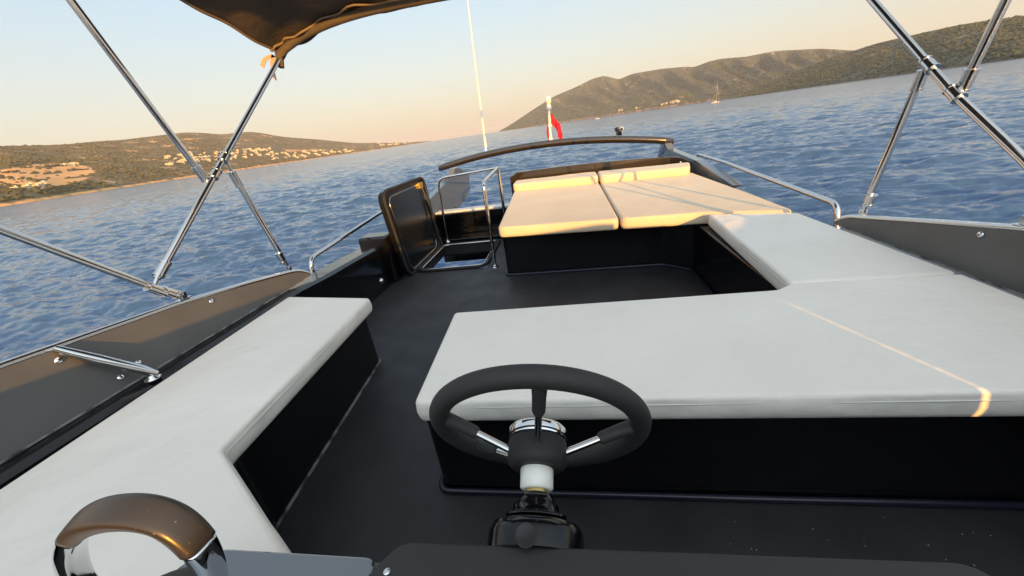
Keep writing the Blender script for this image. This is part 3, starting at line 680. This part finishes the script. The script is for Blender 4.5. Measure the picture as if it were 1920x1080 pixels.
# dark step box and low transom wall behind the hatch
r = thing("stern_wall", "black low wall and step behind the stair hatch at the stern", "wall", (-1.2, 4.6, 0))
MB().box((-1.80, 4.36, 0.003), (-.62, 4.60, .045), .008).build("step", M_BLACK, r)
MB().prism([(-1.80, 4.64), (-.63, 4.62), (-.63, 4.72), (-1.80, 4.74)], .003, .315, .01).build("wall_panel", M_BLACK, r)
MB().prism([(-1.78, 4.72), (-.63, 4.70), (-.63, 4.86), (-1.78, 4.90)], .28, .33, .012).build("pale_capping", M_WHITEGEL, r)
# small drain light by the left coaming
r = thing("deck_light", "tiny chrome courtesy light low on the left coaming beyond the bench", "light", (-1.82, 2.9, .12))
MB().lathe([(.028, 0), (.026, .006), (.014, .016), (.006, .02)], (-1.752, 2.95, .10), (1, 0, 0), 18).build("light_bezel", M_CHROME2, r)

# ------------------------------------------------------------------ side hand rails
def handrail(pts, label, feet):
    r = thing("hand_rail", label, "hand rail", pts[0]); MB().tube(bend(pts, .09, 8), .017, 14).build("rail_tube", M_CHROME, r)
    for p in feet: MB().lathe([(.034, 0), (.032, .006), (.02, .014), (.019, .03)], (p[0], p[1], p[2]-.005), (0, 0, 1), 16).build("foot_plate", M_CHROME, r)
handrail([(-2.0, 2.45, .33), (-2.0, 2.47, .50), (-1.93, 3.6, .60), (-1.9, 3.9, .60), (-1.9, 3.95, .32)], "chrome hand rail along the left edge beside the hatch lid", [(-2.0, 2.45, .33), (-1.9, 3.95, .30)])
handrail([(1.61, 2.52, .36), (1.61, 2.55, .515), (1.58, 4.3, .60), (1.56, 5.1, .62), (1.56, 5.16, .50)], "chrome hand rail along the right edge beside the sunpads", [(1.61, 2.52, .36), (1.56, 5.16, .49)])

# ------------------------------------------------------------------ bimini frame
BF = thing("bimini", "chrome folding tube frame holding up the brown canopy on both sides", "canopy frame", (CX, 1.4, .64))
TR = .0155
def collar(p, d, L=.05, r=.021, m=M_CHROME):
    d = Vector(d).normalized(); p = Vector(p); mb = MB(); mb.tube([p-d*L/2, p+d*L/2], r, 14)
    for e in (-1, 1): mb.tube([p+d*(e*L/2-.004), p+d*(e*L/2+.004)], r+.003, 14)
    return mb.build("clamp_collar", m, BF)
def foot(p, d, lean=0):
    p = Vector(p); d = Vector(d).normalized(); mb = MB(); mb.box((p.x-.014, p.y-.032, p.z), (p.x+.014, p.y+.032, p.z+.005), .001)
    mb.box((p.x-.012, p.y-.012, p.z+.005), (p.x-.006, p.y+.012, p.z+.038), .002); mb.box((p.x+.006, p.y-.012, p.z+.005), (p.x+.012, p.y+.012, p.z+.038), .002)
    mb.tube([(p.x-.018, p.y, p.z+.026), (p.x+.018, p.y, p.z+.026)], .006, 8)
    q = p+Vector((0, 0, .026)); mb.tube([q, q+d*.06], .010, 10)
    mb.build("hinge_foot", M_CHROME, BF); q2 = q+d*.06
    return q2
def tubepart(path, r=TR): return MB().tube(path, r, 14).build("frame_tube", M_CHROME, BF)
# left side
xl = -1.9
aft_corner = Vector((xl, 2.79, 1.90)); T2b = Vector((xl, 1.33, .775))
q = foot((xl-.005, 1.43, .652), (0, -.62, .35)); tubepart([q, (xl, .99, 1.125), (xl, .2, 1.97)]); collar((xl, 1.38, .71), (0, -.62, .6), .06)
tubepart([(xl, 1.345, .765), (xl, 1.37, .80), (xl, 2.6, 1.745)] if False else [(xl, 1.36, .79), (xl, 2.75, 1.86)])
collar((xl, 1.40, .82), (0, 1.39, 1.07), .07); collar((xl, 1.335, .745), (0, -.62, .65), .07)
MB().tube([(xl, 1.32, .752), (xl, 1.37, .80)], .009, 8).build("pivot_pin", M_CHROME, BF)
tubepart([(xl-.03, 1.835, 1.185), (xl-.03, 1.60, 1.91), (xl-.03, 1.54, 2.07)]); collar((xl-.03, 1.83, 1.205), (0, -.24, .78), .07); collar((xl, 1.885, 1.193), (0, 1.39, 1.07), .05)
MB().tube([(xl-.03, 1.84, 1.17), (xl, 1.885, 1.19)], .010, 8).build("pivot_pin", M_CHROME, BF)
q = foot((xl, 2.13, .525), (0, -.13, .6)); tubepart([q, (xl, 2.0, 1.16)]); collar((xl, 2.10, .635), (0, -.13, .6), .06)
collar((xl, 2.0, 1.15), (0, -.13, .6), .08); collar((xl, 1.985, 1.27), (0, 1.39, 1.07), .05); MB().tube([(xl, 1.985, 1.26), (xl, 2.0, 1.14)], .010, 8).build("pivot_pin", M_CHROME, BF)
# right side
xr = 1.55
q = foot((xr, 1.50, .655), (0, -.62, .35)); tubepart([q, (xr, .99, 1.12), (xr, .2, 1.95)]); collar((xr, 1.46, .70), (0, -.62, .6), .06)
tubepart([(xr, 1.40, .725), (xr, 1.58, .868), (xr, 1.94, 1.11), (xr, 2.51, 1.55), (xr, 2.76, 1.75)])
collar((xr, 1.42, .745), (0, .6, .45), .07)
tubepart([(xr+.03, 1.925, 1.11), (xr+.03, 1.86, 1.39), (xr+.03, 1.72, 2.0)]); collar((xr+.03, 1.915, 1.14), (0, -.06, .28), .07); collar((xr, 1.915, 1.095), (0, .57, .42), .06, .022)
MB().tube([(xr+.03, 1.93, 1.10), (xr, 1.925, 1.10)], .011, 8).build("pivot_pin", M_CHROME, BF)
q = foot((xr, 2.25, .515), (0, -.14, .65)); tubepart([q, (xr, 2.10, 1.17)]); collar((xr, 2.22, .61), (0, -.14, .65), .05)
collar((xr, 2.10, 1.16), (0, -.14, .65), .07); collar((xr, 2.075, 1.215), (0, .57, .42), .06, .022); MB().tube([(xr, 2.10, 1.19), (xr, 2.075, 1.215)], .011, 8).build("pivot_pin", M_CHROME, BF)
# cross bows
def bow(y, zl, zr, rise, rr=.12):
    P = [(xl, y, zl)]
    for i in range(1, 24):
        t = i/24; x = xl+(xr-xl)*t; P.append((x, y+.0, zl+(zr-zl)*t+rise*(1-abs(2*t-1)**5)))
    P.append((xr, y, zr)); tubepart(P, .0145)
bow(2.745, 1.875, 1.77, .165); bow(1.54, 2.07, 2.02, .16); bow(.2, 1.97, 1.95, .22)
# canopy
r = thing("canopy", "brown canvas sun canopy overhead with a drooping left corner", "canopy", (CX, 1.5, 2.0))
nx, ny = 90, 60; vs = []
def canz(x, y):
    t = (x-xl)/(xr-xl); t = min(max(t, 0), 1); v = (y+1.0)/3.8
    e = 1-abs(2*t-1)**5
    zl = np.interp(y, [-1, .2, 1.54, 2.79], [2.0, 2.02, 2.16, 1.885]); zr = np.interp(y, [-1, .2, 1.54, 2.79], [1.98, 2.0, 2.06, 1.78])
    sag = -.025*abs(math.sin((y-.2)/1.3*math.pi))
    cr = .010*math.sin(x*9+y*14)*math.sin(y*5)+.008*math.sin((x-xl)*22-(2.79-y)*9)*math.exp(-((x-xl)+(2.79-y))*1.6)*2
    return zl*(1-t)+zr*t+.165*e+.02+sag*e+cr
def cany(t, y0): # aft hem: corner reaches furthest aft and down, the hem sweeps in behind the bow
    return y0
for j in range(ny+1):
    for i in range(nx+1):
        t = i/nx; v = j/ny; t2 = .5-.5*math.cos(math.pi*t) if True else t
        x = xl-.015+(xr-xl+.03)*t2; y = 1.50+(2.76-1.50)*v; z = canz(x, y)
        if v == 1: z = canz(x, 2.76)
        vs.append((x, y, z))
# turned down hem
for k, (dy, dz) in enumerate(((.028, -.018), (.020, -.045))):
    for i in range(nx+1):
        b = vs[ny*(nx+1)+i]; corner = math.exp(-((b[0]-xl)/.07)**2)
        vs.append((b[0], b[1]+dy, b[2]+dz*(1+.5*corner)))
W_ = nx+1
fs = [(j*W_+i, j*W_+i+1, (j+1)*W_+i+1, (j+1)*W_+i) for j in range(ny+2) for i in range(nx)]
o = MB().add(vs, fs).build("canvas", M_CANVAS, r); md = o.modifiers.new("s", 'SOLIDIFY'); md.thickness = .003
P = []
for i in range(nx+1):
    b = vs[ny*W_+i]; P.append((b[0]+.004*math.sin(i*.9), b[1]-.045-.010*math.sin(i*.55)-.012*math.sin(i*1.3), b[2]-.012))
MB().tube(P, .007, 7).build("hem_roll", M_HEM, r)
# side hem
P = [(xl-.012, y, canz(xl, y)-.012) for y in np.linspace(1.5, 2.74, 40)]
MB().tube(P, .008, 7).build("hem_roll", M_HEM, r)
PK = [(xl, 2.735, 1.80), (xl, 2.745, 1.835)]
for i in range(0, 49):
    t = i/48; PK.append((xl+(xr-xl)*t, 2.745, 1.875+(1.77-1.875)*t+.165*(1-abs(2*t-1)**5)))
MB().tube(bend(PK[:3], .03)+PK[3:], [.019+.006*min(1, k/8) for k in range(len(bend(PK[:3], .03)+PK[3:]))], 12).build("bow_pocket", M_CANVAS, r)
# tie strap at the corner, two loose ends
for (pts) in ([(0, 0, 0), (-.04, 0, -.002), (-.08, 0, -.015), (-.115, 0, -.05)], [(0, 0, 0), (-.03, 0, -.04), (-.045, .0, -.085), (-.05, .0, -.135)]):
    c = Vector((-1.915, 2.70, 1.865)); Pp = [c+Vector(p) for p in pts]; mb = MB(); A = []; B = []
    for p in Pp: A.append(p+Vector((.0, .0, .012))); B.append(p+Vector((.022, 0, -.008)))
    n = len(Pp); vs_ = A+B+[a+Vector((0, .003, 0)) for a in A]+[b+Vector((0, .003, 0)) for b in B]
    fs_ = [(i, i+1, n+i+1, n+i) for i in range(n-1)]+[(2*n+i, 3*n+i, 3*n+i+1, 2*n+i+1) for i in range(n-1)]+[(i, 2*n+i, 2*n+i+1, i+1) for i in range(n-1)]+[(n+i, n+i+1, 3*n+i+1, 3*n+i) for i in range(n-1)]
    mb.add(vs_, fs_, False).build("tie_strap", M_STRAP, r)

# ------------------------------------------------------------------ steering wheel and helm
EL = rad(24); a = Vector((0, math.cos(EL), math.sin(EL))); uu = Vector((0, -a.z, a.y)); xx = Vector((1, 0, 0))
C0 = Vector((-.085, .5, .722)); RR = .172
r = thing("steering_wheel", "dark padded steering wheel with three chrome spokes facing the helm seat", "steering wheel", C0)
MB().tube([C0+xx*(RR*math.cos(t))+uu*(RR*math.sin(t)) for t in [2*math.pi*i/72 for i in range(72)]], .0176, 20, closed=True).build("rim", M_FOAM, r)
hub = C0-a*.052
for ang in (82, 167, -1, 216):
    q = rad(ang); d = xx*math.cos(q)+uu*math.sin(q); p0 = hub+d*.030+a*.000; p1 = C0+d*(RR-.012)
    p01 = p0.lerp(p1, .60)
    sp = MB().tube([p0, p1], .0058, 12).build("spoke", M_CHROME, r)
    MB().tube([p0.lerp(p1, .56), p0.lerp(p1, .60), p0.lerp(p1, .80), p1+d*.006], [.0088, .0105, .0110, .013], 14).build("grip_sleeve", M_FOAM, sp)
q = rad(196); d = xx*math.cos(q)+uu*math.sin(q)
MB().lathe([(.040, -.010), (.047, -.004), (.049, .004), (.049, .030), (.046, .036)], hub-a*.010, a, 40).build("hub", M_RUBBER, r)
MB().lathe([(.0485, 0), (.0495, .003), (.0495, .015), (.045, .020), (.02, .022)], hub+a*.027, a, 40).build("hub_cap", M_CHROME2, r)
r = thing("helm_unit", "glossy black helm unit with white collar under the steering wheel", "helm unit", hub-a*.09)
def ax(s): return C0-a*s
MB().lathe([(.022, 0), (.026, .003), (.0265, .03), (.024, .034)], ax(.103), a, 32).build("white_collar", M_WHITE, r)
MB().tube([ax(.118), ax(.055)], .017, 20).build("shaft", M_BRASS, r)
MB().lathe([(.046, 0), (.046, .004), (.036, .006), (.034, .018), (.024, .030), (.020, .034)], ax(.142), a, 40).build("bell_cover", M_BLACK, r)
MB().lathe([(.069, -.032), (.069, -.012), (.0675, -.006), (.062, .002), (.05, .006), (.045, .0065)], ax(.152), a, 48).build("housing", M_BLACK, r)
pc = ax(.1735)+uu*.0680-xx*.004
MB().lathe([(.0145, 0), (.0150, .0012), (.0140, .0020), (.0125, .0010), (.001, .0010)], pc, uu, 28).build("round_plug", M_BLACK, r)

# ------------------------------------------------------------------ console in front of the camera
r = thing("console", "black moulded helm console with a graphite top plate", "console", (.05, 0, 0))
MB().prism(fillet([Vector(p) for p in ((-.635, -.95), (.62, -.95), (.62, .26), (.50, .312), (-.585, .312), (-.64, .285))], .03, 4), .004, .650, .014).build("console_body", M_BLACK, r)
MB().prism(fillet([Vector(p) for p in ((-.632, -.90), (-.312, -.90), (-.312, .308), (-.583, .308), (-.632, .281))], .02, 4), .6505, .658, .003).build("side_shelf", M_SHELF, r)
top = fillet([Vector(p) for p in ((-.31, -.35), (.47, -.35), (.47, .20), (.405, .316), (-.265, .307), (-.31, .235))], .02, 4)
MB().prism(top, .657, .70, .004).build("top_plate", M_GRAPH, r)
for p in ((-.268, .268, .70), (.375, .284, .70)): MB().lathe([(.005, 0), (.0045, .0012), (.002, .0018)], p, (0, 0, 1), 12).build("screw", M_CHROME, r)
# throttle lever
r = thing("throttle_lever", "arched throttle lever with satin bronze grip on chrome arms", "throttle lever", (-.57, .23, .66))
path = [(-.705, .225, .665), (-.700, .225, .715), (-.675, .226, .770), (-.635, .228, .815), (-.585, .230, .842), (-.530, .232, .850), (-.490, .233, .838), (-.470, .232, .805), (-.468, .230, .765), (-.478, .226, .715), (-.485, .225, .665)]
def smooth_path(P, k=6):
    P = [Vector(p) for p in P]; out = []
    for i in range(len(P)-1):
        p0 = P[max(i-1, 0)]; p1 = P[i]; p2 = P[i+1]; p3 = P[min(i+2, len(P)-1)]
        for j in range(k):
            t = j/k; out.append(.5*((2*p1)+(-p0+p2)*t+(2*p0-5*p1+4*p2-p3)*t*t+(-p0+3*p1-3*p2+p3)*t**3))
    out.append(P[-1]); return out
SP = smooth_path(path, 8)
def ribbon(pts, name, m, wy, th, parent):
    """flat oval section: wide across y, thin across the arch"""
    n = 24; vs = []; N = len(pts); Y = Vector((0, .94, .34)).normalized()
    for i, p in enumerate(pts):
        t = (pts[min(i+1, N-1)]-pts[max(i-1, 0)]).normalized(); b = Y-t*Y.dot(t); b.normalize(); nn = t.cross(b)
        for k in range(n):
            q = 2*math.pi*k/n; c, s_ = math.cos(q), math.sin(q)
            vs.append(p+b*(wy[i]*math.copysign(abs(c)**.55, c))+nn*(th[i]*math.copysign(abs(s_)**.55, s_)))
    fs = [(i*n+k, i*n+(k+1) % n, (i+1)*n+(k+1) % n, (i+1)*n+k) for i in range(N-1) for k in range(n)]+[tuple(range(n)), tuple(range((N-1)*n, N*n))[::-1]]
    mb = MB().add(vs, fs, True); mb.sm[-1] = mb.sm[-2] = False; return mb.build(name, m, parent)
N = len(SP); i0, i1 = int(N*.30), int(N*.72)
wy = [.0128+.005*math.sin(math.pi*i/(N-1)) for i in range(N)]; th = [.010+.002*math.sin(math.pi*i/(N-1)) for i in range(N)]
ribbon(SP[i0:i1+1], "grip", M_GRIP, [x+.0012 for x in wy[i0:i1+1]], [x+.0012 for x in th[i0:i1+1]], r)
ribbon(SP[:i0+1], "lever_arm", M_CHROME2, wy[:i0+1], th[:i0+1], r); ribbon(SP[i1:], "lever_arm", M_CHROME2, wy[i1:], th[i1:], r)
MB().lathe([(.075, 0), (.072, .010), (.058, .024), (.035, .032), (.01, .034)], (-.59, .205, .655), (0, 0, 1), 40).build("base_cover", M_GRAPH, r)

# ------------------------------------------------------------------ unseen screen added behind the camera, shaped to shade the cockpit
r = thing("sun_blocker", "unseen dark screen added ahead of the console to block the low sun", "sun_blocker", (CX, -.9, .45))
def wall(pts, th=.012, name="blocker_panel", m=M_TINT):
    """pts (x,y,z0,z1) polyline"""
    mb = MB(); n = len(pts); vs = []
    for i, (x, y, z0, z1) in enumerate(pts):
        p = Vector((x, y)); d = Vector(pts[min(i+1, n-1)][:2])-Vector(pts[max(i-1, 0)][:2]); nn = Vector((-d.y, d.x)).normalized()*th
        vs += [(x, y, z0), (x, y, z1), (x+nn.x, y+nn.y, z1), (x+nn.x, y+nn.y, z0)]
    fs = [(i*4+k, i*4+(k+1) % 4, (i+1)*4+(k+1) % 4, (i+1)*4+k) for i in range(n-1) for k in range(4)]+[(0, 1, 2, 3), tuple(range(4*n-4, 4*n))[::-1]]
    return mb.add(vs, fs, False).build(name, m, r)
ZT = 1.0
GX, GY = 1.42, -.40    # slit left in the added screen to throw a thin sun streak
wall([(-1.86, -.2, 0.01, .835), (-1.70, -.6, 0.01, .86), (-1.2, -.9, 0.01, .91), (-.19, -1.02, 0.01, 1.0), (.14, -1.01, .01, 1.0), (.15, -1.01, .01, 1.24), (.66, -.95, .01, 1.24), (.67, -.95, .01, 1.02), (.85, -.9, 0.01, ZT+.02), (1.28, -.62, 0.01, ZT+.02), (GX-.005, GY-.008, 0.01, ZT)])  # middle raised to keep the sun off the steering wheel
wall([(GX+.012, GY+.008, .01, ZT), (1.46, -.25, .01, .93), (1.465, .25, .01, .84), (1.468, .7, .01, .76)])
wall([(1.36, -.50, .765, ZT+.01), (1.46, -.27, .765, .97)], .016, "slit_mask", M_BLACK)  # plates added to close the sun slit above and below
wall([(1.36, -.50, .02, .59), (1.46, -.27, .02, .59)], .016, "slit_mask", M_BLACK)

bpy.context.view_layer.update()

# ------------------------------------------------------------------ thin evening haze over the sea
def haze_box():
    m = bpy.data.materials.new("haze_air"); m.use_nodes = True; t = m.node_tree; t.nodes.clear()
    out = t.nodes.new("ShaderNodeOutputMaterial"); v = t.nodes.new("ShaderNodeVolumePrincipled")
    v.inputs["Color"].default_value = (.86, .86, .88, 1); v.inputs["Density"].default_value = 6e-5; v.inputs["Anisotropy"].default_value = 0.0
    t.links.new(v.outputs[0], out.inputs["Volume"])
    o = MB().box((-47000, -47000, SEA-6), (47000, 47000, 420)).build("haze", m); tag(o, "thin pale evening haze over the sea", "haze", kind="stuff")
haze_box()

# crumbs and grit left on the deck
mb = MB()
for k in range(46):
    x = random.uniform(.25, 1.1); y = random.gauss(.72, .07)
    if y > .90 or y < .35: continue
    q = random.uniform(.001, .0028); t = random.random()*6
    mb.add([(x+q*math.cos(t+j*2.1), y+q*math.sin(t+j*2.1), .0015) for j in range(3)]+[(x, y, .0035)], [(0, 1, 3), (1, 2, 3), (2, 0, 3), (0, 1, 2)], False)
o = mb.build("grit", M_WHITEGEL); tag(o, "specks of pale grit scattered on the dark deck by the sofa base", "grit", kind="stuff")
